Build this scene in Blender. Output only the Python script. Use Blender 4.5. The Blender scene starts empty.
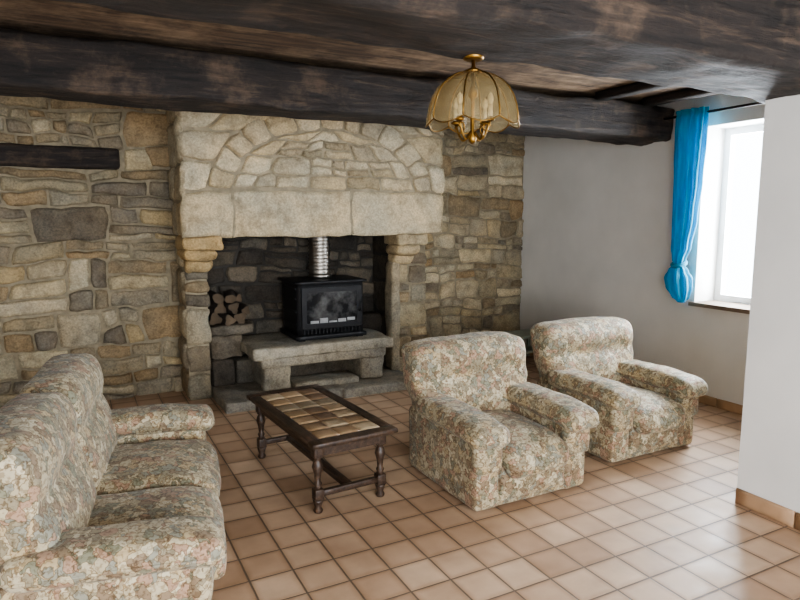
import bpy, bmesh, math, random
from mathutils import Vector, Matrix, noise, Euler
R = random.Random(7)
pi = math.pi
sc = bpy.context.scene
H = 1.6

# ------------------------------------------------------------------ materials
def newmat(name):
    m = bpy.data.materials.new(name); m.use_nodes = True
    nt = m.node_tree
    return m, nt, nt.nodes['Principled BSDF']
def nd(nt, t, **kw):
    n = nt.nodes.new(t)
    for k, v in kw.items():
        if k in n.inputs: n.inputs[k].default_value = v
        else: setattr(n, k, v)
    return n
def ramp(nt, stops, interp='LINEAR'):
    n = nt.nodes.new('ShaderNodeValToRGB'); cr = n.color_ramp; cr.interpolation = interp
    while len(cr.elements) < len(stops): cr.elements.new(0.5)
    for e, (p, c) in zip(cr.elements, stops):
        e.position = p; e.color = (*c, 1)
    return n
def srgb(r, g, b):
    f = lambda c: (c/255/12.92) if c/255 <= .04045 else ((c/255+.055)/1.055)**2.4
    return (f(r), f(g), f(b))
def simple(name, col, rough=.6, metal=0, nscale=20, namt=.15, bump=.05, bscale=None):
    m, nt, b = newmat(name); L = nt.links
    tc = nd(nt, 'ShaderNodeTexCoord')
    n = nd(nt, 'ShaderNodeTexNoise', Scale=nscale, Detail=5.0)
    L.new(tc.outputs['Object'], n.inputs['Vector'])
    lo = tuple(c*(1-namt) for c in col); hi = tuple(min(1, c*(1+namt)) for c in col)
    r = ramp(nt, [(.3, lo), (.7, hi)])
    L.new(n.outputs['Fac'], r.inputs['Fac']); L.new(r.outputs['Color'], b.inputs['Base Color'])
    b.inputs['Roughness'].default_value = rough; b.inputs['Metallic'].default_value = metal
    if bump:
        n2 = nd(nt, 'ShaderNodeTexNoise', Scale=bscale or nscale*3, Detail=4.0)
        L.new(tc.outputs['Object'], n2.inputs['Vector'])
        bp = nd(nt, 'ShaderNodeBump', Strength=min(1, bump*4), Distance=.01)
        L.new(n2.outputs['Fac'], bp.inputs['Height']); L.new(bp.outputs['Normal'], b.inputs['Normal'])
    return m

def mat_stone(name, gain=1.0):
    m, nt, b = newmat(name); L = nt.links
    tc = nd(nt, 'ShaderNodeTexCoord')
    at = nd(nt, 'ShaderNodeAttribute', attribute_name='Col')
    n = nd(nt, 'ShaderNodeTexNoise', Scale=9.0, Detail=8.0, Roughness=.65)
    n2 = nd(nt, 'ShaderNodeTexNoise', Scale=60.0, Detail=6.0, Roughness=.7)
    n3 = nd(nt, 'ShaderNodeTexNoise', Scale=3.0, Detail=3.0)
    for x in (n, n2, n3): L.new(tc.outputs['Object'], x.inputs['Vector'])
    r = ramp(nt, [(.25, (.55, .53, .5)), (.5, (1, 1, 1)), (.75, (1.3, 1.27, 1.2))])
    L.new(n.outputs['Fac'], r.inputs['Fac'])
    r2 = ramp(nt, [(.3, (.62, .62, .62)), (.7, (1.28, 1.28, 1.28))])
    L.new(n2.outputs['Fac'], r2.inputs['Fac'])
    r3 = ramp(nt, [(.35, (.88*gain, .91*gain, .94*gain)), (.65, (1.1*gain, 1.04*gain, .95*gain))])
    L.new(n3.outputs['Fac'], r3.inputs['Fac'])
    prev = at.outputs['Color']
    for x in (r, r2, r3):
        mx = nd(nt, 'ShaderNodeMix', data_type='RGBA', blend_type='MULTIPLY')
        mx.inputs[0].default_value = 1
        L.new(prev, mx.inputs[6]); L.new(x.outputs['Color'], mx.inputs[7]); prev = mx.outputs[2]
    L.new(prev, b.inputs['Base Color'])
    b.inputs['Roughness'].default_value = .92
    b.inputs['Specular IOR Level'].default_value = .2
    bp = nd(nt, 'ShaderNodeBump', Strength=.9, Distance=.018)
    bp2 = nd(nt, 'ShaderNodeBump', Strength=.85, Distance=.007)
    L.new(n.outputs['Fac'], bp.inputs['Height']); L.new(n2.outputs['Fac'], bp2.inputs['Height'])
    L.new(bp.outputs['Normal'], bp2.inputs['Normal']); L.new(bp2.outputs['Normal'], b.inputs['Normal'])
    return m

def mat_wood(name, dark, mid, light, axis='X', rough=.75, scale=1.0, bump=.6, patch=0.62):
    m, nt, b = newmat(name); L = nt.links
    tc = nd(nt, 'ShaderNodeTexCoord'); mp = nd(nt, 'ShaderNodeMapping')
    s = {'X': (1.6, 16, 16), 'Y': (16, 1.6, 16), 'Z': (16, 16, 1.6)}[axis]
    mp.inputs['Scale'].default_value = tuple(v*scale for v in s)
    L.new(tc.outputs['Object'], mp.inputs['Vector'])
    n = nd(nt, 'ShaderNodeTexNoise', Scale=1.6, Detail=10.0, Roughness=.7, Distortion=.3)
    L.new(mp.outputs['Vector'], n.inputs['Vector'])
    n2 = nd(nt, 'ShaderNodeTexNoise', Scale=2.6*scale, Detail=8.0, Roughness=.7)
    L.new(tc.outputs['Object'], n2.inputs['Vector'])
    r = ramp(nt, [(.35, dark), (.55, mid), (.8, light)])
    L.new(n.outputs['Fac'], r.inputs['Fac'])
    r2 = ramp(nt, [(patch-.05, (0, 0, 0)), (patch+.1, (1, 1, 1))])
    L.new(n2.outputs['Fac'], r2.inputs['Fac'])
    mx = nd(nt, 'ShaderNodeMix', data_type='RGBA', blend_type='MIX')
    L.new(r2.outputs['Color'], mx.inputs[0]); L.new(r.outputs['Color'], mx.inputs[6])
    r3 = ramp(nt, [(.3, mid), (.65, light)])
    L.new(n.outputs['Fac'], r3.inputs['Fac']); L.new(r3.outputs['Color'], mx.inputs[7])
    L.new(mx.outputs[2], b.inputs['Base Color'])
    b.inputs['Roughness'].default_value = rough
    bp = nd(nt, 'ShaderNodeBump', Strength=bump, Distance=.02)
    L.new(n.outputs['Fac'], bp.inputs['Height'])
    n5 = nd(nt, 'ShaderNodeTexNoise', Scale=28.0, Detail=5.0, Roughness=.7); L.new(tc.outputs['Object'], n5.inputs['Vector'])
    bp2 = nd(nt, 'ShaderNodeBump', Strength=bump*.6, Distance=.01); L.new(n5.outputs['Fac'], bp2.inputs['Height'])
    L.new(bp.outputs['Normal'], bp2.inputs['Normal']); L.new(bp2.outputs['Normal'], b.inputs['Normal'])
    return m

def mat_fabric():
    m, nt, b = newmat('tapestry_fabric'); L = nt.links
    tc = nd(nt, 'ShaderNodeTexCoord')
    nz = nd(nt, 'ShaderNodeTexNoise', Scale=24.0, Detail=2.0)
    L.new(tc.outputs['Object'], nz.inputs['Vector'])
    sub = nd(nt, 'ShaderNodeVectorMath', operation='SUBTRACT'); sub.inputs[1].default_value = (.5, .5, .5)
    L.new(nz.outputs['Color'], sub.inputs[0])
    scl = nd(nt, 'ShaderNodeVectorMath', operation='SCALE'); scl.inputs['Scale'].default_value = .11
    L.new(sub.outputs[0], scl.inputs[0])
    add = nd(nt, 'ShaderNodeVectorMath', operation='ADD')
    L.new(tc.outputs['Object'], add.inputs[0]); L.new(scl.outputs[0], add.inputs[1])
    v = nd(nt, 'ShaderNodeTexVoronoi', Scale=25.0); L.new(add.outputs[0], v.inputs['Vector'])
    sep = nd(nt, 'ShaderNodeSeparateColor'); L.new(v.outputs['Color'], sep.inputs[0])
    cols = [srgb(164,152,126), srgb(138,128,106), srgb(176,164,138), srgb(124,122,102), srgb(158,130,108),
            srgb(168,157,132), srgb(130,112,90), srgb(172,154,122), srgb(134,132,118), srgb(184,174,150)]
    r = ramp(nt, [(i/10, c) for i, c in enumerate(cols)], 'CONSTANT')
    L.new(sep.outputs[0], r.inputs['Fac'])
    v2 = nd(nt, 'ShaderNodeTexVoronoi', Scale=25.0, feature='DISTANCE_TO_EDGE'); L.new(add.outputs[0], v2.inputs['Vector'])
    r2 = ramp(nt, [(.03, (.56, .48, .39)), (.08, (1, 1, 1))])
    L.new(v2.outputs['Distance'], r2.inputs['Fac'])
    n2 = nd(nt, 'ShaderNodeTexNoise', Scale=70.0, Detail=3.0); L.new(tc.outputs['Object'], n2.inputs['Vector'])
    r3 = ramp(nt, [(.42, (.72, .67, .6)), (.48, (1, 1, 1)), (.6, (1.08, 1.07, 1.04))])
    L.new(n2.outputs['Fac'], r3.inputs['Fac'])
    prev = r.outputs['Color']
    for x in (r2, r3):
        mx = nd(nt, 'ShaderNodeMix', data_type='RGBA', blend_type='MULTIPLY'); mx.inputs[0].default_value = 1
        L.new(prev, mx.inputs[6]); L.new(x.outputs['Color'], mx.inputs[7]); prev = mx.outputs[2]
    L.new(prev, b.inputs['Base Color'])
    b.inputs['Roughness'].default_value = .65
    b.inputs['Sheen Weight'].default_value = .12
    b.inputs['Specular IOR Level'].default_value = .4
    n4 = nd(nt, 'ShaderNodeTexNoise', Scale=8.0, Detail=3.0); L.new(tc.outputs['Object'], n4.inputs['Vector'])
    bp = nd(nt, 'ShaderNodeBump', Strength=.35, Distance=.025)
    L.new(n4.outputs['Fac'], bp.inputs['Height'])
    bp2 = nd(nt, 'ShaderNodeBump', Strength=.2, Distance=.003)
    L.new(n2.outputs['Fac'], bp2.inputs['Height']); L.new(bp.outputs['Normal'], bp2.inputs['Normal'])
    L.new(bp2.outputs['Normal'], b.inputs['Normal'])
    return m

def mat_floor(ts=.2):
    m, nt, b = newmat('terracotta_floor_tiles'); L = nt.links
    tc = nd(nt, 'ShaderNodeTexCoord')
    def brick(c1, c2, cm, ms=.012, sm=.3):
        k = nd(nt, 'ShaderNodeTexBrick', offset=0.0, squash=1.0)
        k.inputs['Scale'].default_value = 1/ts*.5
        k.inputs['Brick Width'].default_value = .5; k.inputs['Row Height'].default_value = .5
        k.inputs['Mortar Size'].default_value = ms; k.inputs['Mortar Smooth'].default_value = sm
        k.inputs['Color1'].default_value = (*c1, 1); k.inputs['Color2'].default_value = (*c2, 1); k.inputs['Mortar'].default_value = (*cm, 1)
        L.new(tc.outputs['Object'], k.inputs['Vector']); return k
    k = brick(srgb(172,142,116), srgb(202,175,149), srgb(122,109,96))
    ke = brick((1, 1, 1), (1, 1, 1), (0.0, 0, 0), .09, 1.0)
    n = nd(nt, 'ShaderNodeTexNoise', Scale=5.0, Detail=5.0); L.new(tc.outputs['Object'], n.inputs['Vector'])
    r = ramp(nt, [(.3, (.82, .79, .76)), (.7, (1.1, 1.1, 1.1))]); L.new(n.outputs['Fac'], r.inputs['Fac'])
    r2 = ramp(nt, [(0, (.8, .75, .7)), (1, (1, 1, 1))]); L.new(ke.outputs['Color'], r2.inputs['Fac'])
    prev = k.outputs['Color']
    for x in (r, r2):
        mx = nd(nt, 'ShaderNodeMix', data_type='RGBA', blend_type='MULTIPLY'); mx.inputs[0].default_value = 1
        L.new(prev, mx.inputs[6]); L.new(x.outputs['Color'], mx.inputs[7]); prev = mx.outputs[2]
    L.new(prev, b.inputs['Base Color'])
    kb = brick((1, 1, 1), (1, 1, 1), (0, 0, 0), .016, .6)
    bp = nd(nt, 'ShaderNodeBump', Strength=.6, Distance=.005)
    L.new(kb.outputs['Color'], bp.inputs['Height'])
    n2 = nd(nt, 'ShaderNodeTexNoise', Scale=9.0, Detail=2.0); L.new(tc.outputs['Object'], n2.inputs['Vector'])
    bp2 = nd(nt, 'ShaderNodeBump', Strength=.15, Distance=.01)
    L.new(n2.outputs['Fac'], bp2.inputs['Height']); L.new(bp.outputs['Normal'], bp2.inputs['Normal'])
    L.new(bp2.outputs['Normal'], b.inputs['Normal'])
    rr = ramp(nt, [(.3, (.4, .4, .4)), (.7, (.56, .56, .56))]); L.new(n.outputs['Fac'], rr.inputs['Fac'])
    L.new(rr.outputs['Color'], b.inputs['Roughness'])
    return m

M_STONE = mat_stone('rubble_stone')
M_MORTAR = simple('lime_mortar', srgb(140,129,108), .95, 0, 14, .3, .2)
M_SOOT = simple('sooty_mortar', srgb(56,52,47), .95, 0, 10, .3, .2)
M_PLASTER = simple('white_plaster', srgb(220,218,214), .9, 0, 2.2, .06, .04, 9)
M_BEAM = mat_wood('old_oak_beam', srgb(16,13,12), srgb(44,36,32), srgb(104,86,70), 'X', .72, 1.0, 1.0, .58)
M_BEAM2 = mat_wood('old_oak_joist', srgb(20,16,14), srgb(44,36,31), srgb(84,68,56), 'Y', .8, 1.0, .9, .62)
M_CEIL = mat_wood('ceiling_boards', srgb(56,45,36), srgb(98,79,61), srgb(156,132,106), 'X', .85, .8, .8, .5)
M_FAB = mat_fabric()
M_FLOOR = mat_floor()
M_SKIRT = simple('skirting_tile', srgb(172,140,110), .5, 0, 6, .15, .03)
M_TWOOD = mat_wood('stained_oak', srgb(34,25,20), srgb(66,50,39), srgb(108,84,63), 'Y', .4, 1.6, .2, .64)
M_IRON = simple('black_cast_iron', srgb(36,36,38), .45, .4, 30, .2, .04)
M_STEEL = simple('stainless_flue', srgb(150,144,136), .38, 1, 10, .15, 0)
M_BRASS = simple('aged_brass', srgb(140,108,56), .4, 1, 20, .2, 0)
M_FRAME = simple('white_window_frame', srgb(235,236,236), .4, 0, 5, .03, 0)
M_ROD = simple('dark_rod', srgb(40,34,32), .4, .6, 10, .1, 0)
M_SILL = simple('stone_sill', srgb(120,104,88), .8, 0, 12, .2, .05)
M_LOGBARK = simple('log_bark', srgb(54,44,36), .9, 0, 25, .35, .3)
M_LOGEND = simple('log_end', srgb(84,70,54), .85, 0, 12, .3, .1)
M_SHELF = simple('pale_green_paint', srgb(150,158,148), .6, 0, 8, .1, 0)
m, nt, b = newmat('curtain_cloth')
b.inputs['Roughness'].default_value = .6
b.inputs['Sheen Weight'].default_value = .3
n = nd(nt, 'ShaderNodeTexNoise', Scale=8.0); r = ramp(nt, [(.3, srgb(4,148,188)), (.7, srgb(26,180,210))])
nt.links.new(n.outputs['Fac'], r.inputs['Fac']); nt.links.new(r.outputs['Color'], b.inputs['Base Color'])
tr = nd(nt, 'ShaderNodeBsdfTranslucent'); nt.links.new(r.outputs['Color'], tr.inputs['Color'])
ms = nd(nt, 'ShaderNodeMixShader'); ms.inputs[0].default_value = .45
nt.links.new(b.outputs[0], ms.inputs[1]); nt.links.new(tr.outputs[0], ms.inputs[2])
nt.links.new(ms.outputs[0], nt.nodes['Material Output'].inputs['Surface'])
M_CURT = m
m, nt, b = newmat('amber_glass')
n = nd(nt, 'ShaderNodeTexNoise', Scale=14.0, Detail=2.0); r = ramp(nt, [(.3, srgb(166,146,108)), (.7, srgb(190,174,138))])
nt.links.new(n.outputs['Fac'], r.inputs['Fac']); nt.links.new(r.outputs['Color'], b.inputs['Base Color'])
b.inputs['Roughness'].default_value = .1
tr = nd(nt, 'ShaderNodeBsdfTransparent'); tr.inputs['Color'].default_value = (.8, .72, .56, 1)
tl = nd(nt, 'ShaderNodeBsdfTranslucent'); nt.links.new(r.outputs['Color'], tl.inputs['Color'])
m1 = nd(nt, 'ShaderNodeMixShader'); m1.inputs[0].default_value = .5
m2 = nd(nt, 'ShaderNodeMixShader'); m2.inputs[0].default_value = .62
nt.links.new(b.outputs[0], m1.inputs[1]); nt.links.new(tl.outputs[0], m1.inputs[2])
nt.links.new(m1.outputs[0], m2.inputs[1]); nt.links.new(tr.outputs[0], m2.inputs[2])
nt.links.new(m2.outputs[0], nt.nodes['Material Output'].inputs['Surface'])
M_GLASS = m
m, nt, b = newmat('stove_glass')
b.inputs['Roughness'].default_value = .08
tc = nd(nt, 'ShaderNodeTexCoord'); n = nd(nt, 'ShaderNodeTexNoise', Scale=9.0, Detail=5.0)
nt.links.new(tc.outputs['Object'], n.inputs['Vector'])
r = ramp(nt, [(.45, srgb(34,34,36)), (.7, srgb(90,90,90))]); nt.links.new(n.outputs['Fac'], r.inputs['Fac'])
nt.links.new(r.outputs['Color'], b.inputs['Base Color'])
M_SGLASS = m
m, nt, b = newmat('table_ceramic'); at = nd(nt, 'ShaderNodeAttribute', attribute_name='Col')
tc = nd(nt, 'ShaderNodeTexCoord'); n = nd(nt, 'ShaderNodeTexNoise', Scale=18.0, Detail=5.0)
nt.links.new(tc.outputs['Object'], n.inputs['Vector'])
r = ramp(nt, [(.3, (.75, .72, .68)), (.7, (1.15, 1.15, 1.15))]); nt.links.new(n.outputs['Fac'], r.inputs['Fac'])
mx = nd(nt, 'ShaderNodeMix', data_type='RGBA', blend_type='MULTIPLY'); mx.inputs[0].default_value = 1
nt.links.new(at.outputs['Color'], mx.inputs[6]); nt.links.new(r.outputs['Color'], mx.inputs[7])
nt.links.new(mx.outputs[2], b.inputs['Base Color']); b.inputs['Roughness'].default_value = .3
M_CER = m

# ------------------------------------------------------------------ mesh builder
class Ob:
    def __init__(s, name, mats, parent=None):
        s.name, s.mats, s.parent = name, mats, parent
        s.bm = bmesh.new(); s.cl = s.bm.loops.layers.float_color.new('Col')
    def face(s, vs, mat=0, smooth=False, col=None):
        try: f = s.bm.faces.new(vs)
        except ValueError: return None
        f.material_index = mat; f.smooth = smooth
        c = (*(col or (1, 1, 1)), 1)
        for l in f.loops: l[s.cl] = c
        return f
    def box(s, a, b_, mat=0, col=None, M=None):
        x0, y0, z0 = a; x1, y1, z1 = b_
        P = [(x0,y0,z0),(x1,y0,z0),(x1,y1,z0),(x0,y1,z0),(x0,y0,z1),(x1,y0,z1),(x1,y1,z1),(x0,y1,z1)]
        if M: P = [M @ Vector(p) for p in P]
        v = [s.bm.verts.new(p) for p in P]
        for q in ((0,3,2,1),(4,5,6,7),(0,1,5,4),(1,2,6,5),(2,3,7,6),(3,0,4,7)):
            s.face([v[i] for i in q], mat, False, col)
    def rbox(s, c, sz, r, mat=0, n=10, puff=(0,0,0), M=None, na=0, nf=4, col=None, warp=None, lin=False, seed=0):
        half = Vector(sz)/2; c = Vector(c); d = {}
        inn = Vector([max(h-r, 0) for h in half])
        if isinstance(n, int): n = (n, n, n)
        def prm(i, k):
            t = -1+2*i/k
            return t if lin else math.sin(pi/2*t)
        def vert(P):
            key = tuple(round(q, 5) for q in P)
            if key in d: return d[key]
            pos = Vector([P[i]*half[i] for i in range(3)])
            cl = Vector([max(-inn[i], min(inn[i], pos[i])) for i in range(3)])
            dd = pos-cl
            nn = dd.normalized() if dd.length > 1e-9 else Vector((0, 0, 1))
            out = cl+nn*min(r, max(half)) if dd.length > 1e-9 else pos
            for i in range(3):
                j, k = (i+1) % 3, (i+2) % 3
                out[i] += puff[i]*P[i]*(1-P[j]**2)*(1-P[k]**2)
            if na:
                out += nn*na*noise.fractal((out+c)*nf+Vector((seed, seed*1.7, 0)), .7, 2, 3)
            out = out+c
            if warp: out = warp(out)
            if M: out = M @ out
            v = s.bm.verts.new(out); d[key] = v; return v
        for ax in range(3):
            j, k = (ax+1) % 3, (ax+2) % 3
            for sg in (-1, 1):
                for a in range(n[j]):
                    for b2 in range(n[k]):
                        q = []
                        for (aa, bb) in ((a, b2), (a+1, b2), (a+1, b2+1), (a, b2+1)):
                            P = [0, 0, 0]; P[ax] = sg; P[j] = prm(aa, n[j]); P[k] = prm(bb, n[k]); q.append(vert(P))
                        if sg < 0: q.reverse()
                        s.face(q, mat, True, col)
    def lathe(s, prof, M, mat=0, seg=20, fold=None, smooth=True, cap=True):
        rings = []
        for (r, z) in prof:
            ring = []
            for i in range(seg):
                a = 2*pi*i/seg
                rr = r*(fold(a, z) if fold else 1)
                ring.append(s.bm.verts.new(M @ Vector((rr*math.cos(a), rr*math.sin(a), z))))
            rings.append(ring)
        for A, B in zip(rings, rings[1:]):
            for i in range(seg):
                s.face([A[i], A[(i+1) % seg], B[(i+1) % seg], B[i]], mat, smooth)
        if cap:
            s.face(list(reversed(rings[0])), mat); s.face(rings[-1], mat)
    def tube(s, pts, r, mat=0, seg=8):
        pts = [Vector(p) for p in pts]; rings = []; up = Vector((0.13, .27, .95)).normalized()
        for i, p in enumerate(pts):
            t = (pts[min(i+1, len(pts)-1)]-pts[max(i-1, 0)]).normalized()
            u = t.cross(up)
            if u.length < 1e-3: u = t.cross(Vector((1, 0, 0)))
            u.normalize(); w = t.cross(u).normalized()
            rr = r[i] if isinstance(r, (list, tuple)) else r
            rings.append([s.bm.verts.new(p+u*rr*math.cos(2*pi*k/seg)+w*rr*math.sin(2*pi*k/seg)) for k in range(seg)])
        for A, B in zip(rings, rings[1:]):
            for i in range(seg): s.face([A[i], A[(i+1) % seg], B[(i+1) % seg], B[i]], mat, True)
        s.face(list(reversed(rings[0])), mat); s.face(rings[-1], mat)
    def done(s, loc=(0,0,0), rotz=0, recalc=True):
        if recalc: bmesh.ops.recalc_face_normals(s.bm, faces=s.bm.faces[:])
        me = bpy.data.meshes.new(s.name); s.bm.to_mesh(me); s.bm.free()
        for m in s.mats: me.materials.append(m)
        o = bpy.data.objects.new(s.name, me); sc.collection.objects.link(o)
        o.location = loc; o.rotation_euler = (0, 0, rotz)
        if s.parent: o.parent = s.parent
        return o

# ------------------------------------------------------------------ stonework
WARM = [srgb(160,148,124), srgb(150,138,116), srgb(170,158,133), srgb(142,128,106), srgb(156,146,126), srgb(134,124,108),
        srgb(170,153,122), srgb(148,138,120), srgb(152,132,104), srgb(130,121,107), srgb(166,155,134), srgb(146,129,104),
        srgb(178,167,144), srgb(122,113,100)]
LIGHT = [srgb(184,171,146), srgb(177,164,140), srgb(189,177,153), srgb(169,157,135), srgb(180,165,137)]
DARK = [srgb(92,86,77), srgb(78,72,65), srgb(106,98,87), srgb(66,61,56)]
A_ = [-1, -.94, -.8, -.5, -.17, .17, .5, .8, .94, 1]
def stone(ob, q, T, depth=.03, col=(1,1,1), gap=.006, rough=.4, sd=0, k=.2):
    c = (Vector(q[0])+Vector(q[1])+Vector(q[2])+Vector(q[3]))/4
    w = max(.03, ((q[1][0]-q[0][0])+(q[2][0]-q[3][0]))/2); h = max(.03, ((q[3][1]-q[0][1])+(q[2][1]-q[1][1]))/2)
    fx, fy = 1-2*gap/w, 1-2*gap/h
    Q = [Vector((c.x+(p[0]-c.x)*fx, c.y+(p[1]-c.y)*fy)) for p in q]
    tx, tz = R.uniform(-.3, .3), R.uniform(-.3, .3); G = []
    dd = depth*R.uniform(.6, 1.4); off = Vector((R.uniform(0, 50), R.uniform(0, 50), 0))
    for b2 in A_:
        row = []
        for a in A_:
            x = a*(1-k*b2*b2*.5*min(1, h/w)); z = b2*(1-k*a*a*.5*min(1, w/h))
            u, v = (x+1)/2, (z+1)/2
            p = (Q[0]*(1-u)+Q[1]*u)*(1-v)+(Q[3]*(1-u)+Q[2]*u)*v
            nv = noise.noise_vector(Vector((p.x*8, p.y*8, 3+sd)))
            n2 = noise.noise_vector(Vector((p.x*24, p.y*24, 7)))
            p = p+Vector((nv.x, nv.y))*.022+Vector((n2.x, n2.y))*.007
            e = max(abs(a), abs(b2))
            hp = 0 if e > .99 else (.5 if e > .9 else (.85 if e > .7 else 1))
            hh = dd*hp*(1+tx*a+tz*b2)+(rough*dd*noise.fractal(Vector((p.x*9, p.y*9, 0))+off, .8, 2, 3) if hp else 0)
            row.append(ob.bm.verts.new(T(p.x, p.y, hh if hp else -.006)))
        G.append(row)
    n = len(A_)-1
    for j in range(n):
        for i in range(n):
            ob.face([G[j][i], G[j][i+1], G[j+1][i+1], G[j+1][i]], 0, True, col)
def wv(x, z, s=0):
    v = noise.noise_vector(Vector((x*1.6+s, z*2.2, s))); w2 = noise.noise_vector(Vector((x*4+s, z*4, s+9)))
    return (x+.06*w2.x, z+.06*v.y+.045*w2.y)
def pick(pal, j=.12):
    c = R.choice(pal); g = 1+R.uniform(-j, j); return tuple(min(1, t*g) for t in c)
def courses(ob, T, x0, x1, z0, z1, hr, wr, pal, excl=(), depth=.03, sd=0, lim=None, dowarp=True, split=.3):
    z = z0
    W = (lambda x, z: wv(x, z, sd)) if dowarp else (lambda x, z: (x, z))
    while z < z1-.02:
        h = R.uniform(*hr)
        if z1-(z+h) < hr[0]*.7: h = z1-z
        a0, b0 = (x0, x1) if not lim else lim(z); a1, b1 = (x0, x1) if not lim else lim(z+h)
        if b0-a0 < .04 : z += h; continue
        b1 = max(b1, a1+.01)
        ts = [0.0]; mean = (b0-a0+b1-a1)/2
        while ts[-1] < 1:
            t = ts[-1]+R.uniform(*wr)/max(mean, .05)
            if t > 1-wr[0]*.7/max(mean, .05): t = 1
            ts.append(t)
        for t0, t1 in zip(ts, ts[1:]):
            P = lambda t, s_: (a0+(b0-a0)*t)*(1-s_)+(a1+(b1-a1)*t)*s_
            cuts = [0, 1]
            if h > .13 and R.random() < split: cuts = [0, R.uniform(.35, .65), 1]
            if h > .26 and R.random() < split*1.3: a_ = R.uniform(.25, .4); cuts = [0, a_, R.uniform(a_+.25, .75), 1]
            for s0, s1 in zip(cuts, cuts[1:]):
                sub = [(t0, t1)]
                if (t1-t0)*mean > .24 and len(cuts) > 2 and R.random() < .6: tm = t0+(t1-t0)*R.uniform(.3, .7); sub = [(t0, tm), (tm, t1)]
                for (ta, tb) in sub:
                    q = [(P(ta, s0), z+h*s0), (P(tb, s0), z+h*s0), (P(tb, s1), z+h*s1), (P(ta, s1), z+h*s1)]
                    cx = sum(p[0] for p in q)/4; cz = sum(p[1] for p in q)/4
                    if any(e[0] < cx < e[1] and e[2] < cz < e[3] for e in excl): continue
                    pl = pal(cx, cz) if callable(pal) else pal
                    q = [W(*p) for p in q]
                    stone(ob, q, T, depth, pick(pl))
        z += h

# ------------------------------------------------------------------ room shell
XL, XR, YB, YF, ZC = -1.9, 4.77, 6.0, -1.9, 2.62
o = Ob('floor', [M_FLOOR]); o.box((XL-.2, YF-.2, -.1), (XR+.5, YB+.3, 0)); o.done()
o = Ob('ceiling', [M_CEIL]); o.box((XL-.2, YF-.2, ZC), (XR+.5, YB+.3, ZC+.1)); o.done()
o = Ob('wall_left', [M_PLASTER]); o.box((XL-.2, YF, 0), (XL, YB, ZC)); o.done()
o = Ob('wall_front', [M_PLASTER])
wa, wb, wz0, wz1 = -1.2, 2.6, .6, 2.3
o.box((XL-.2, YF-.2, 0), (wa, YF, ZC)); o.box((wb, YF-.2, 0), (XR+.3, YF, ZC))
o.box((wa, YF-.2, 0), (wb, YF, wz0)); o.box((wa, YF-.2, wz1), (wb, YF, ZC)); o.done()
o = Ob('window_2', [M_FRAME])
for x in (wa, (wa+wb)/2-.03, wb-.06): o.box((x, YF-.14, wz0), (x+.06, YF-.08, wz1))
for z in (wz0, wz1-.06): o.box((wa, YF-.14, z), (wb, YF-.08, z+.06))
o.done()
Wy0, Wy1, Wz0, Wz1 = 2.75, 3.6, .87, 2.36
o = Ob('wall_right', [M_PLASTER])
o.box((XR, 2.1, 0), (XR+.4, Wy0, ZC)); o.box((XR, Wy1, 0), (XR+.4, YB+.2, ZC))
o.box((XR, Wy0, 0), (XR+.4, Wy1, Wz0)); o.box((XR, Wy0, Wz1), (XR+.4, Wy1, ZC)); o.done()
o = Ob('wall_partition', [M_PLASTER]); o.box((3.24, YF, 0), (XR+.4, 2.1, ZC)); o.done()
o = Ob('window_1', [M_FRAME, M_SILL])
fx = XR+.26
for (a, b2) in ((Wy0, Wy0+.06), (Wy1-.06, Wy1), (3.16, 3.25)): o.box((fx, a, Wz0), (fx+.06, b2, Wz1))
for z in (Wz0+.0, Wz1-.06): o.box((fx+.003, Wy0, z), (fx+.057, Wy1, z+.06))
o.box((fx+.003, 3.19, Wz0), (fx-.03, 3.22, Wz1))
o.tube([(fx-.03, 3.205, 1.5), (fx-.07, 3.205, 1.5), (fx-.07, 3.205, 1.62)], .008)
o.box((XR-.04, Wy0-.05, Wz0-.03), (fx, Wy1+.03, Wz0+.004), 1); o.done()
o = Ob('baseboard_right', [M_SKIRT])
y = YB-.04
while y > 2.1: o.rbox((XR-.006, y-.165, .04), (.014, .325, .08), .004, n=3); y -= .33
o.done()
o = Ob('baseboard_partition', [M_SKIRT])
y = 2.1
while y > -1.5: o.rbox((3.24-.007, y-.165, .045), (.016, .325, .09), .004, n=3); y -= .33
o.done()

wall = Ob('wall_back', [M_MORTAR, M_SOOT]); wall.box((XL-.2, YB, 0), (XR+.4, YB+.2, ZC))
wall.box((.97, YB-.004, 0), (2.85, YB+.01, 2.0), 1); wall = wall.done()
st = Ob('wall_back_stones', [M_STONE], wall)
TB = lambda x, z, h: (x, YB-h, z)
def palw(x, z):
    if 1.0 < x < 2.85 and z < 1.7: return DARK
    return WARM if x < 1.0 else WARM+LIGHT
courses(st, TB, XL, .95, 0, 2.02, (.2, .4), (.24, .7), palw, sd=1, depth=.038, split=.45)
courses(st, TB, XL, .95, 2.02, 2.2, (.17, .2), (.25, .5), palw, excl=[(-1.2, .5, 1.9, 2.3)], sd=1, depth=.032)
stone(st, [(.41, 2.0), (.66, 2.02), (.64, 2.2), (.41, 2.2)], TB, .03, WARM[2])
courses(st, TB, XL, .95, 2.2, ZC, (.14, .3), (.2, .62), palw, sd=1, depth=.034, split=.5)
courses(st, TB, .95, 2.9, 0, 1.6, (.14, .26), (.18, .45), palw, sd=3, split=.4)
courses(st, TB, 2.9, XR+.02, 0, ZC, (.14, .28), (.16, .48), palw, sd=5, split=.55, depth=.028)
st.done(recalc=False)

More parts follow.
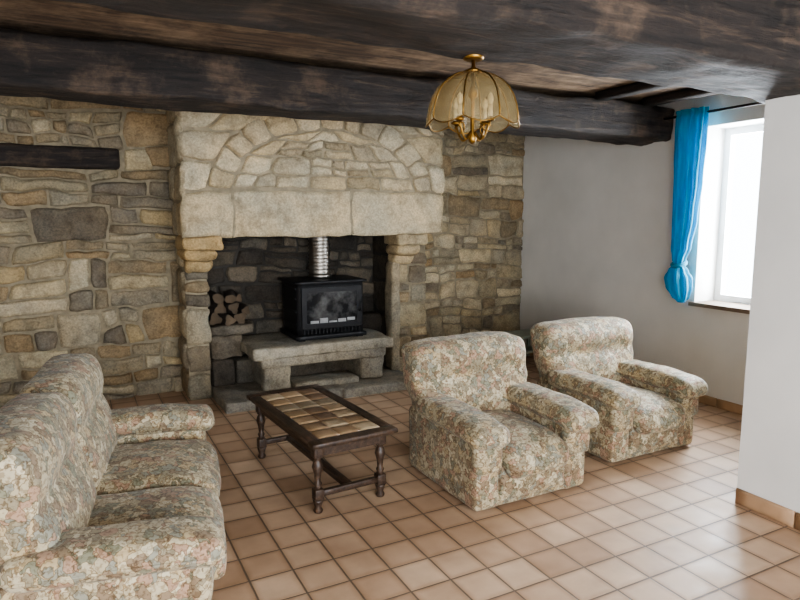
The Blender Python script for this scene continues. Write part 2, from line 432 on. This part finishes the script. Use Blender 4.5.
def rough_beam(name, x0, x1, y0, y1, z0, z1, mat=M_BEAM, amp=.018, bow=0, nx=60):
    o = Ob(name, [mat])
    L = x1-x0
    def warp(p):
        t = (p.x-x0)/L
        nv = noise.noise_vector(Vector((p.x*1.3, p.y*3, p.z*3)))
        n2 = noise.noise_vector(Vector((p.x*5, p.y*9, p.z*9)))
        n3 = noise.noise_vector(Vector((p.x*9, p.y*26, p.z*26)))
        p = p+Vector((0, nv.y, nv.z))*amp+Vector((0, n2.y, n2.z))*amp*.45+Vector((0, n3.y, n3.z))*amp*.25
        p.z -= bow*math.sin(pi*t); return p
    o.rbox(((x0+x1)/2, (y0+y1)/2, (z0+z1)/2), (L, y1-y0, z1-z0), .03, n=(nx, 12, 12), warp=warp, lin=True)
    return o.done()
rough_beam('wood_lintel', -1.25, .39, YB-.06, YB+.05, 2.01, 2.19, nx=60, amp=.012)
rough_beam('ceiling_beam', XL, XR+.05, 3.93, 4.3, 2.285, 2.57, nx=160, amp=.026)
rough_beam('ceiling_beam', XL, XR+.05, 1.65, 2.15, 2.21, 2.6, nx=160, amp=.026)
for x, rg in ((XL+.3, 0), (XL+1.3, 0), (3.9, 1), (4.45, 1)):
    o = Ob('ceiling_joist', [M_BEAM2])
    for (a, b2) in ((YF, 1.66), (2.13, 3.94), (4.28, YB)):
        if x > 3.2 and a < 0: continue
        o.rbox((x, (a+b2)/2, ZC-.035), (.12, b2-a, .07), .012, n=(3, 12, 3), lin=True, na=.006)
    o.done()

# ------------------------------------------------------------------ fireplace
HX0, HX1, HY, HZ = .81, 3.21, 5.3, 1.45
JY = 5.6
fp = bpy.data.objects.new('stone_fireplace', None); sc.collection.objects.link(fp)
o = Ob('hood_core', [M_MORTAR, M_SOOT], fp)
o.box((HX0, HY, HZ), (HX1, HY+.2, ZC)); o.box((HX0, HY+.2, HZ), (HX0+.18, YB, ZC)); o.box((HX1-.18, HY+.2, HZ), (HX1, YB, ZC))
o.box((HX0+.02, JY, 0), (1.01, YB, HZ)); o.box((2.8, JY, 0), (HX1, YB, HZ))
o.box((2.795, JY+.02, 0), (2.81, YB, HZ), 1); o.box((1.0, JY+.02, 0), (1.015, YB, HZ), 1)
o.done()
s = Ob('hood_stones', [M_STONE], fp)
TH = lambda x, z, h: (HX0+x, HY-h, HZ+z)
HL = HX1-HX0; HT = ZC-HZ
def st2(q, pal=LIGHT, **kw):
    stone(s, q, TH, col=pick(pal, .04), **kw)
big = dict(depth=.04, rough=.5, gap=.002, k=.04)
st2([(-.03, -.01), (.38, -.01), (.38, .36), (-.03, .35)], LIGHT[:2], **big)
st2([(.38, -.01), (1.45, -.02), (1.45, .40), (.38, .37)], LIGHT[:2], **big)
st2([(1.45, -.02), (2.43, 0), (2.43, .38), (1.45, .40)], LIGHT[:2], **big)
cx, zb = 1.24, .38; a1, b1 = .86, .54; a2, b2_ = 1.06, .76
N = 13
E = lambda a, b, t: (cx+a*math.cos(t), zb+b*math.sin(t))
ts = [pi*(i+(R.uniform(-.15, .15) if 0 < i < N else 0))/N for i in range(N+1)]
for t0, t1 in zip(ts, ts[1:]):
    i0, i1, o0, o1 = E(a1, b1, t0), E(a1, b1, t1), E(a2, b2_, t0), E(a2, b2_, t1)
    mid = (t0+t1)/2
    if mid < pi/4: q = [i0, o0, o1, i1]
    elif mid < 3*pi/4: q = [i1, i0, o0, o1]
    else: q = [o1, i1, i0, o0]
    stone(s, q, TH, depth=.028, col=pick(LIGHT, .06), gap=.003, rough=.4)
def lim_in(z):
    zz = max(0, min(.999, (z-zb)/b1)); w = a1*math.sqrt(1-zz*zz); return cx-w+.005, cx+w-.005
courses(s, TH, 0, 1, zb+.02, zb+b1-.01, (.08, .15), (.16, .42), LIGHT+WARM[:2], lim=lim_in, dowarp=False, depth=.022)
def lim_l(z):
    zz = max(0, min(.999, (z-zb)/b2_)); w = a2*math.sqrt(1-zz*zz); return -.03, cx-w
def lim_r(z):
    zz = max(0, min(.999, (z-zb)/b2_)); w = a2*math.sqrt(1-zz*zz); return cx+w, HL+.03
courses(s, TH, 0, 1, .36, HT, (.2, .36), (.25, .5), LIGHT, lim=lim_l, dowarp=False, split=.0, depth=.032)
courses(s, TH, 0, 1, .39, HT, (.18, .3), (.2, .5), LIGHT, lim=lim_r, dowarp=False, split=.1, depth=.032)
TS = lambda x, z, h: (HX0-h, YB-x, HZ+z)
courses(s, TS, 0, .72, -.01, HT, (.25, .4), (.3, .6), LIGHT, dowarp=False, split=0, depth=.03)
TS2 = lambda x, z, h: (HX1+h, HY+x, HZ+z)
courses(s, TS2, -.02, .7, -.01, HT, (.25, .4), (.3, .6), LIGHT, dowarp=False, split=0, depth=.03)
TJ = lambda x, z, h: (x, JY-h, z)
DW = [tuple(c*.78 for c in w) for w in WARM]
courses(s, TJ, HX0, 1.03, .0, HZ-.26, (.2, .38), (.3, .4), DW, dowarp=False, split=.2, depth=.03)
courses(s, TJ, 2.79, HX1+.02, .0, HZ-.2, (.17, .34), (.2, .35), LIGHT[3:]+WARM, dowarp=False, split=0.3, depth=.03)
w_ = YB-JY
TJs = lambda x, z, h: (HX0+.02-h, YB-x, z)
courses(s, TJs, 0, w_, 0, HZ, (.2, .34), (.3, .5), WARM, dowarp=False, split=0, depth=.025)
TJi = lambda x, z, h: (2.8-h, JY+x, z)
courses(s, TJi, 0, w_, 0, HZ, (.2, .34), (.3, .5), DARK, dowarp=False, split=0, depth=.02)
TJr = lambda x, z, h: (HX1+h, JY+x, z)
courses(s, TJr, 0, w_, 0, HZ, (.2, .34), (.3, .5), WARM, dowarp=False, split=0, depth=.02)
OCH = srgb(172,148,110)
for (xa, xb) in ((.77, 1.09), (2.73, 3.05)):
    cxx = (xa+xb)/2; w = xb-xa; cl = OCH if xa < 2 else srgb(170,154,126)
    s.rbox((cxx, 5.44, HZ-.055), (w, .34, .11), .025, n=8, na=.02, nf=7, col=cl)
    s.rbox((cxx, 5.475, HZ-.155), (w*.9, .27, .11), .055, n=8, na=.025, nf=7, col=cl)
    s.rbox((cxx, 5.53, HZ-.25), (w*.74, .17, .12), .055, n=8, na=.02, nf=7, col=cl)
s.rbox((2.80, 5.54, .62), (.1, .16, 1.1), .03, n=(6, 6, 20), na=.02, nf=6, col=WARM[7])
s.done(recalc=False)
G1, G2 = srgb(142,136,124), srgb(158,152,139)
o = Ob('hearth_stones', [M_STONE], fp)
o.rbox((1.55, 5.52, .035), (1.06, .93, .11), .02, n=(12, 12, 4), na=.012, nf=3, col=srgb(138,131,120))
o.rbox((2.45, 5.50, .03), (.78, .95, .10), .02, n=(12, 12, 4), na=.012, nf=3, col=srgb(144,137,125))
o.rbox((1.52, 5.5, .235), (.24, .5, .3), .03, n=8, na=.02, nf=6, col=G1)
o.rbox((2.44, 5.5, .235), (.24, .5, .3), .03, n=8, na=.02, nf=6, col=G1)
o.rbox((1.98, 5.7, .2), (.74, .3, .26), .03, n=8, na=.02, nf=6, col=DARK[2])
o.rbox((1.98, 5.36, .10), (.62, .3, .07), .02, n=8, na=.012, nf=6, col=G1)
o.rbox((1.97, 5.56, .43), (1.34, .72, .10), .02, n=(16, 10, 4), na=.014, nf=4, col=G2)
o.rbox((1.97, 5.44, .345), (1.2, .46, .09), .02, n=(14, 8, 4), na=.014, nf=4, col=G1)
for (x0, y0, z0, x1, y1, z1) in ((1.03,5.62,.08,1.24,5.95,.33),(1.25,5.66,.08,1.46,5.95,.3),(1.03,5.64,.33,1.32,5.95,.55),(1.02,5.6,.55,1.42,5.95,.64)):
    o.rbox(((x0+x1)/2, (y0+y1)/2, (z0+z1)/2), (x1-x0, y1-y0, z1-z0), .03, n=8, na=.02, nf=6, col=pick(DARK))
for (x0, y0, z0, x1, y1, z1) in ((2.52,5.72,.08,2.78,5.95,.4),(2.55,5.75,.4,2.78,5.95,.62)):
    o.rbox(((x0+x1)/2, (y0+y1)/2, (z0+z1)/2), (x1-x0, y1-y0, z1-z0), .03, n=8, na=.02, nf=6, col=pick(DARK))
o.done()

o = Ob('firewood_stack', [M_LOGBARK, M_LOGEND])
for (x, z, r) in ((1.09,.69,.055),(1.20,.685,.048),(1.31,.69,.055),(1.14,.785,.055),(1.26,.785,.05),(1.36,.76,.036),(1.11,.885,.05),(1.21,.88,.045),(1.30,.87,.036)):
    Mx = Matrix.Translation((x, R.uniform(5.60, 5.72), z)) @ Matrix.Rotation(-pi/2+R.uniform(-.1, .1), 4, 'X') @ Matrix.Rotation(R.uniform(-.3, .3), 4, 'Y') @ Matrix.Rotation(R.uniform(0, 3), 4, 'Z')
    ph = R.uniform(0, 6); tri = R.random() < .65
    fo = (lambda a, z, ph=ph: 1+.24*math.cos(3*a+ph)+.06*math.sin(7*a)) if tri else (lambda a, z, ph=ph: 1+.14*math.sin(2*a+ph)+.05*math.sin(5*a))
    o.lathe([(r*.98, 0), (r, .01), (r, .24)], Mx, 0, 18, fold=fo, cap=False)
    o.lathe([(.001, -.001), (r*.85, 0), (r*.99, .002)], Mx, 1, 18, fold=fo, cap=False)
o.done()

# ------------------------------------------------------------------ stove
o = Ob('wood_stove', [M_IRON, M_SGLASS, M_STEEL, simple('ash', srgb(150,150,150), .9)])
sx0, sx1, sy0, sy1, sz0, sz1 = 1.745, 2.42, 5.36, 5.88, .48, 1.03
o.rbox(((sx0+sx1)/2, (sy0+sy1)/2, (sz0+sz1)/2+.015), (sx1-sx0-.03, sy1-sy0-.03, sz1-sz0-.06), .015, n=4)
o.rbox(((sx0+sx1)/2, (sy0+sy1)/2, sz1-.015), (sx1-sx0+.03, sy1-sy0+.03, .03), .012, n=4)
o.rbox(((sx0+sx1)/2, (sy0+sy1)/2, sz0+.03), (sx1-sx0+.02, sy1-sy0+.02, .045), .012, n=4)
for x in (sx0+.05, sx1-.05):
    for y in (sy0+.05, sy1-.05): o.box((x-.03, y-.03, sz0-.004), (x+.03, y+.03, sz0+.02))
fy = sy0-.008
a, b2, c, d = sx0+.045, sx1-.045, sz0+.115, sz1-.06
for (p, q) in (((a, fy, c), (a+.045, sy0+.02, d)), ((b2-.045, fy, c), (b2, sy0+.02, d)), ((a+.045, fy, d-.045), (b2-.045, sy0+.02, d)), ((a+.045, fy, c), (b2-.045, sy0+.02, c+.045))):
    o.box(p, q)
o.box((a+.045, fy+.008, c+.045), (b2-.045, fy+.012, d-.045), 1)
for i in range(5):
    o.rbox((a+.12+i*.09, fy+.006, c+.055+.012*math.sin(i*2)), (.08, .006, .03+.02*(i % 2)), .003, 3, n=4)
for i in range(16):
    xx = a+.02+i*(b2-a-.04)/15; o.box((xx-.006, sy0-.004, sz0+.062), (xx+.006, sy0+.015, sz0+.1))
o.tube([(b2-.02, fy-.002, (c+d)/2-.05), (b2-.02, fy-.03, (c+d)/2-.03), (b2-.02, fy-.03, (c+d)/2+.05)], .008)
for zz in (.62, .74, .86, .95):
    o.box((sx0+.008, sy0+.07, zz), (sx0+.02, sy1-.07, zz+.015))
Mx = Matrix.Translation((2.07, 5.64, 0))
prof = [(.11, sz1), (.11, sz1+.04), (.098, sz1+.045)]
z = sz1+.05
while z < 1.75: prof += [(.096, z), (.105, z+.015), (.096, z+.03)]; z += .034
o.lathe(prof, Mx, 2, 28)
o.done()

# ------------------------------------------------------------------ upholstered seating
def seating(name, nseat, loc, rot, by=.25, bz=0):
    o = Ob(name, [M_FAB])
    sw = .46 if nseat == 1 else .65
    hw = sw*nseat/2
    W = hw+.17
    seed = R.uniform(0, 30)
    yb = by+.14
    o.rbox((0, (yb-.37)/2, .145), (2*W-.03, yb+.37, .26), .02, n=10, na=.003, seed=seed)
    for sx in (-1, 1):
        o.rbox((sx*(hw+.085), (yb-.385)/2, .215), (.16, yb+.385, .40), .03, n=12, puff=(.004, .004, 0), na=.003, seed=seed)
        def wp(p, sx=sx):
            t = max(0, (-p.y-.16)/.3)
            p = p.copy(); p.z -= .028*t*t; return p
        o.rbox((sx*(hw+.092), -.11, .458), (.232, .69, .115), .048, n=(16, 22, 12), puff=(.004, .008, .010), na=.006, nf=6, warp=wp, seed=seed+sx)
        pts = []
        for i in range(41):
            t = 2*pi*i/40; cxp, cyp = .120, .349
            px = sx*(hw+.092)+cxp*abs(math.cos(t))**.35*(1 if math.cos(t) >= 0 else -1)
            py = -.11+cyp*abs(math.sin(t))**.3*(1 if math.sin(t) >= 0 else -1)
            pts.append(wp(Vector((px, py, .445))))
        o.tube(pts, .0075, 0, 6)
        o.rbox((sx*(hw+.084), -.37, .32), (.175, .08, .18), .03, n=10, puff=(.002, .006, .0), na=.004, nf=7, seed=seed+sx)
    for i in range(nseat):
        cx = -hw+sw*(i+.5)
        def wseat(p):
            p = p.copy(); t = max(0, (-p.y-.22)/.2); p.z -= .03*t*t; return p
        o.rbox((cx, -.13, .300), (sw-.022, .66, .15), .06, n=20, puff=(0, .016, .026), na=.010, nf=5, warp=wseat, seed=seed+i)
        pts = [wseat(Vector((cx+(sw/2-.028)*math.sin(q), -.13-.338*(abs(math.cos(q))**.3), .285))) for q in [(-1+2*j/20)*pi/2 for j in range(21)]]
        o.tube(pts, .0075, 0, 6)
        o.rbox((cx, -.36, .15), (sw-.0, .06, .2), .02, n=10, puff=(0, .006, 0), na=.003, nf=6, seed=seed)
        bw = sw+.40 if nseat == 1 else sw+.15
        bx = cx if nseat == 1 else cx+(.078 if i == nseat-1 else -.078)
        A = math.radians(-11)
        def wb_(p, bx=bx, bw=bw):
            p = p.copy(); z = p.z
            u = (p.x-bx)/(bw/2)
            front = max(0, min(1, (by+.05-p.y)/.18))
            bul = .03*math.exp(-((z-.46)/.1)**2)-.022*math.exp(-((z-.62)/.035)**2)+.03*math.exp(-((z-.73)/.08)**2)
            p.y -= front*bul*(1-.5*u**4)
            p.y += front*.005*math.sin(u*30)*max(0, 1-abs(z-.64)/.1)
            p.z += -.025*abs(u)**4*max(0, (z-.6)/.25)
            p.y += math.tan(-A)*(z-.3)
            if z > .5: p.z += bz*(z-.5)/.35
            if z < .56: p.x = bx+(p.x-bx)*(1-.10*min(1, (.56-z)/.1)*(1 if nseat == 1 else .3))
            return p
        o.rbox((bx, by, .56), (bw, .21, .535), .05, n=(28, 14, 30), puff=(.004, .008, .010), na=.008, nf=5, warp=wb_, seed=seed+i*3)
    o.rbox((0, by+.08, .29), (2*W-.06, .10, .5), .035, n=10, na=.004)
    return o.done(loc, rot)
seating('armchair', 1, (2.225, 3.02, 0), math.radians(0))
seating('armchair', 1, (3.395, 3.18, 0), math.radians(0))
th = math.radians(90-9.5)
fr = Vector((math.sin(th), -math.cos(th)))
mid = Vector((.485, 2.94))
c0 = mid-fr*.40
seating('sofa', 2, (c0.x, c0.y, 0), th, by=.16, bz=.05)

# ------------------------------------------------------------------ coffee table
o = Ob('coffee_table', [M_TWOOD, M_CER])
tw, tl, tz = .52, 1.12, .425
o.rbox((0, -tl/2+.04, tz-.015), (tw, .08, .03), .008, n=4); o.rbox((0, tl/2-.04, tz-.015), (tw, .08, .03), .008, n=4)
o.rbox((-tw/2+.035, 0, tz-.015), (.07, tl-.16, .03), .008, n=4); o.rbox((tw/2-.035, 0, tz-.015), (.07, tl-.16, .03), .008, n=4)
o.box((-tw/2+.05, -tl/2+.06, tz-.03), (tw/2-.05, tl/2-.06, tz-.012))
tc_ = [srgb(150,124,96), srgb(176,150,120), srgb(126,102,80), srgb(160,134,104), srgb(142,126,104), srgb(182,162,134)]
nx, ny = 3, 7
ix0, iy0 = -tw/2+.072, -tl/2+.082; dx, dy = (tw-.144)/nx, (tl-.164)/ny
for i in range(nx):
    for j in range(ny):
        o.rbox((ix0+dx*(i+.5), iy0+dy*(j+.5), tz-.008), (dx-.003, dy-.003, .014), .003, 1, n=3, col=R.choice(tc_))
for sx in (-1, 1): o.box((sx*(tw/2-.065)-.011, -tl/2+.07, tz-.1), (sx*(tw/2-.065)+.011, tl/2-.07, tz-.03))
for sy in (-1, 1): o.box((-tw/2+.06, sy*(tl/2-.085)-.011, tz-.1), (tw/2-.06, sy*(tl/2-.085)+.011, tz-.03))
leg = [(.022, 0), (.027, .012), (.018, .03), (.027, .06), (.03, .075)]
leg2 = [(.026, .135), (.018, .15), (.024, .165), (.016, .18), (.02, .22), (.031, .262), (.024, .29), (.016, .30), (.026, .312), (.024, .32)]
for sx in (-1, 1):
    for sy in (-1, 1):
        Mx = Matrix.Translation((sx*(tw/2-.065), sy*(tl/2-.1), 0))
        o.lathe(leg, Mx); o.lathe(leg2, Mx)
        o.rbox((sx*(tw/2-.065), sy*(tl/2-.1), .105), (.054, .054, .065), .006, n=4)
        o.rbox((sx*(tw/2-.065), sy*(tl/2-.1), .355), (.056, .056, .08), .006, n=4)
for sy in (-1, 1): o.rbox((0, sy*(tl/2-.1), .105), (tw-.17, .03, .035), .005, n=4)
o.rbox((0, 0, .105), (.05, tl-.2, .03), .005, n=4)
o.done((1.262, 3.555, 0), math.radians(4))

# ------------------------------------------------------------------ pendant lamp
o = Ob('pendant_lamp', [M_GLASS, M_BRASS, simple('bulb_white', srgb(220,214,196), .3, 0, 5, .02, 0)])
lx, ly, lt = 1.40, 2.08, 2.155
NP = 8; RR = .174; DD = .185
prof = [(.0, .03), (.06, .05), (.15, .08), (.28, .112), (.42, .137), (.58, .155), (.75, .167), (.9, .173), (1, RR)]
seg = NP*8; rings = []
for (t, r) in prof:
    ring = []
    for i in range(seg):
        a = 2*pi*i/seg; ph = (i % 8)/8; bul = math.sin(pi*ph)
        rr = r*(1+.045*bul*t)
        z = -DD*(t**1.3)-(.022*bul*(t**4))
        ring.append(o.bm.verts.new((lx+rr*math.cos(a), ly+rr*math.sin(a), lt+z)))
    rings.append(ring)
for A, B in zip(rings, rings[1:]):
    for i in range(seg): o.face([A[i], A[(i+1) % seg], B[(i+1) % seg], B[i]], 0, True)
for k in range(NP):
    a = 2*pi*k/NP
    o.tube([(lx+r*1.01*math.cos(a), ly+r*1.01*math.sin(a), lt-DD*(t**1.3)+.001) for t, r in prof], .0028, 1, 6)
rim = [rings[-1][i % seg].co.copy() for i in range(seg+1)]
o.tube(rim, .0025, 1, 6)
Ml = Matrix.Translation((lx, ly, 0))
o.lathe([(.032, lt-.004), (.034, lt+.004), (.02, lt+.012), (.008, lt+.018), (.006, 2.205)], Ml, 1)
o.lathe([(.03, 2.198), (.04, 2.203), (.04, 2.222)], Ml, 1)
o.lathe([(.004, lt-.27), (.014, lt-.26), (.017, lt-.245), (.008, lt-.225), (.008, lt-.1), (.018, lt-.09), (.018, lt-.07), (.008, lt-.05), (.008, lt)], Ml, 1)
for k in range(4):
    a = 2*pi*k/4+.35; ca, sa = math.cos(a), math.sin(a)
    P = []
    for i in range(15):
        t = i/14
        rr = .012+.07*t; zz = lt-.225-.045*math.sin(t*pi)+.035*t
        P.append((lx+rr*ca, ly+rr*sa, zz))
    o.tube(P, .0045, 1, 8)
    Q = [(lx+(.068+.016*math.cos(q))*ca, ly+(.068+.016*math.cos(q))*sa, lt-.21+.016*math.sin(q)) for q in [x*.5 for x in range(0, 11)]]
    o.tube(Q, .0035, 1, 6)
    Mc = Matrix.Translation((lx+.082*ca, ly+.082*sa, 0))
    o.lathe([(.012, lt-.19), (.02, lt-.185), (.012, lt-.175)], Mc, 1, 12)
    o.lathe([(.009, lt-.175), (.009, lt-.13)], Mc, 2, 12)
    o.lathe([(.006, lt-.13), (.012, lt-.115), (.010, lt-.098), (.003, lt-.085)], Mc, 2, 12)
o.done()

# ------------------------------------------------------------------ curtain
rod = Ob('curtain_rod', [M_ROD])
rod.tube([(4.66, 4.0, 2.46), (4.66, 2.3, 2.46)], .011, 0, 10)
rod.rbox((4.66, 4.02, 2.46), (.035, .05, .035), .015, n=6)
for y in (3.95, 2.5): rod.tube([(XR+.01, y, 2.46), (4.66, y, 2.46)], .007)
rod.done()
o = Ob('curtain', [M_CURT])
KEY = [
    (2.50, 3.64, .135, .05, .26), (2.46, 3.64, .13, .03, .3), (2.42, 3.64, .13, .045, .3), (2.2, 3.64, .125, .05, .3), (1.9, 3.64, .115, .055, .28), (1.6, 3.65, .10, .055, .25),
    (1.35, 3.67, .08, .05, .2), (1.24, 3.685, .055, .045, .15), (1.20, 3.685, .042, .04, .12), (1.15, 3.685, .08, .06, .18),
    (1.08, 3.68, .115, .08, .2), (1.0, 3.67, .11, .075, .18), (.92, 3.65, .075, .055, .16), (.87, 3.64, .03, .02, .1)]
def interp(z):
    for A, B in zip(KEY, KEY[1:]):
        if A[0] >= z >= B[0]:
            t = (A[0]-z)/(A[0]-B[0]); t = t*t*(3-2*t)
            return [a+(b-a)*t for a, b in zip(A, B)]
    return KEY[-1]
rings = []; nz = 90; seg = 96
for j in range(nz+1):
    z = 2.50-(1.63)*j/nz
    _, yc, hw, hd, fo = interp(max(z, .87))
    ring = []
    for i in range(seg):
        a = 2*pi*i/seg
        f = 1+fo*math.sin(9*a+.8*math.sin(z*2.2)+noise.noise(Vector((a, z*1.3, 0)))*1.2)+.08*noise.noise(Vector((math.cos(a)*3, math.sin(a)*3, z*4)))
        ring.append(o.bm.verts.new((4.65+hd*math.sin(a)*(1+(f-1)*1.8), yc+hw*math.cos(a)*(1+(f-1)*.6), z)))
    rings.append(ring)
for A, B in zip(rings, rings[1:]):
    for i in range(seg): o.face([A[i], A[(i+1) % seg], B[(i+1) % seg], B[i]], 0, True)
o.face(rings[-1], 0)
kn = [(4.65+.05*math.sin(a), 3.685+.052*math.cos(a), 1.205+.02*math.sin(a)) for a in [2*pi*i/24 for i in range(25)]]
o.tube(kn, .02, 0, 8)
o.done()

o = Ob('low_side_table', [M_SHELF])
o.rbox((4.35, 5.5, .30), (.62, .36, .03), .008, n=4)
for x in (4.08, 4.62):
    for y in (5.36, 5.64): o.rbox((x, y, .145), (.035, .035, .29), .006, n=3)
o.rbox((4.35, 5.5, .12), (.54, .3, .02), .005, n=3)
o.done()

# ------------------------------------------------------------------ lights
w = bpy.data.worlds.new('World'); sc.world = w; w.use_nodes = True
bg = w.node_tree.nodes['Background']; bg.inputs['Color'].default_value = (.88, .94, 1, 1); bg.inputs['Strength'].default_value = 5
def area(name, loc, rot, sx, sy, e, col):
    l = bpy.data.lights.new(name, 'AREA'); l.shape = 'RECTANGLE'; l.size = sx; l.size_y = sy; l.energy = e; l.color = col
    ob = bpy.data.objects.new(name, l); ob.location = loc; ob.rotation_euler = rot; sc.collection.objects.link(ob); return ob
area('daylight_window_right', (XR+.75, 3.2, 1.75), (0, math.radians(90), 0), 2.0, 1.7, 340, (.86, .93, 1))
area('daylight_window_front', (.7, YF-.4, 1.5), (math.radians(90), 0, 0), 4.0, 1.9, 205, (.9, .95, 1))

# ------------------------------------------------------------------ camera
cam = bpy.data.cameras.new('camera'); cam.sensor_width = 36; cam.lens = 28.08
co = bpy.data.objects.new('camera', cam); sc.collection.objects.link(co)
co.location = (0, 0, H); co.rotation_euler = (math.radians(90-7.5), 0, math.radians(-27.5))
sc.camera = co
sc.view_settings.view_transform = 'AgX'
sc.view_settings.look = 'AgX - Medium High Contrast'
sc.view_settings.exposure = .68
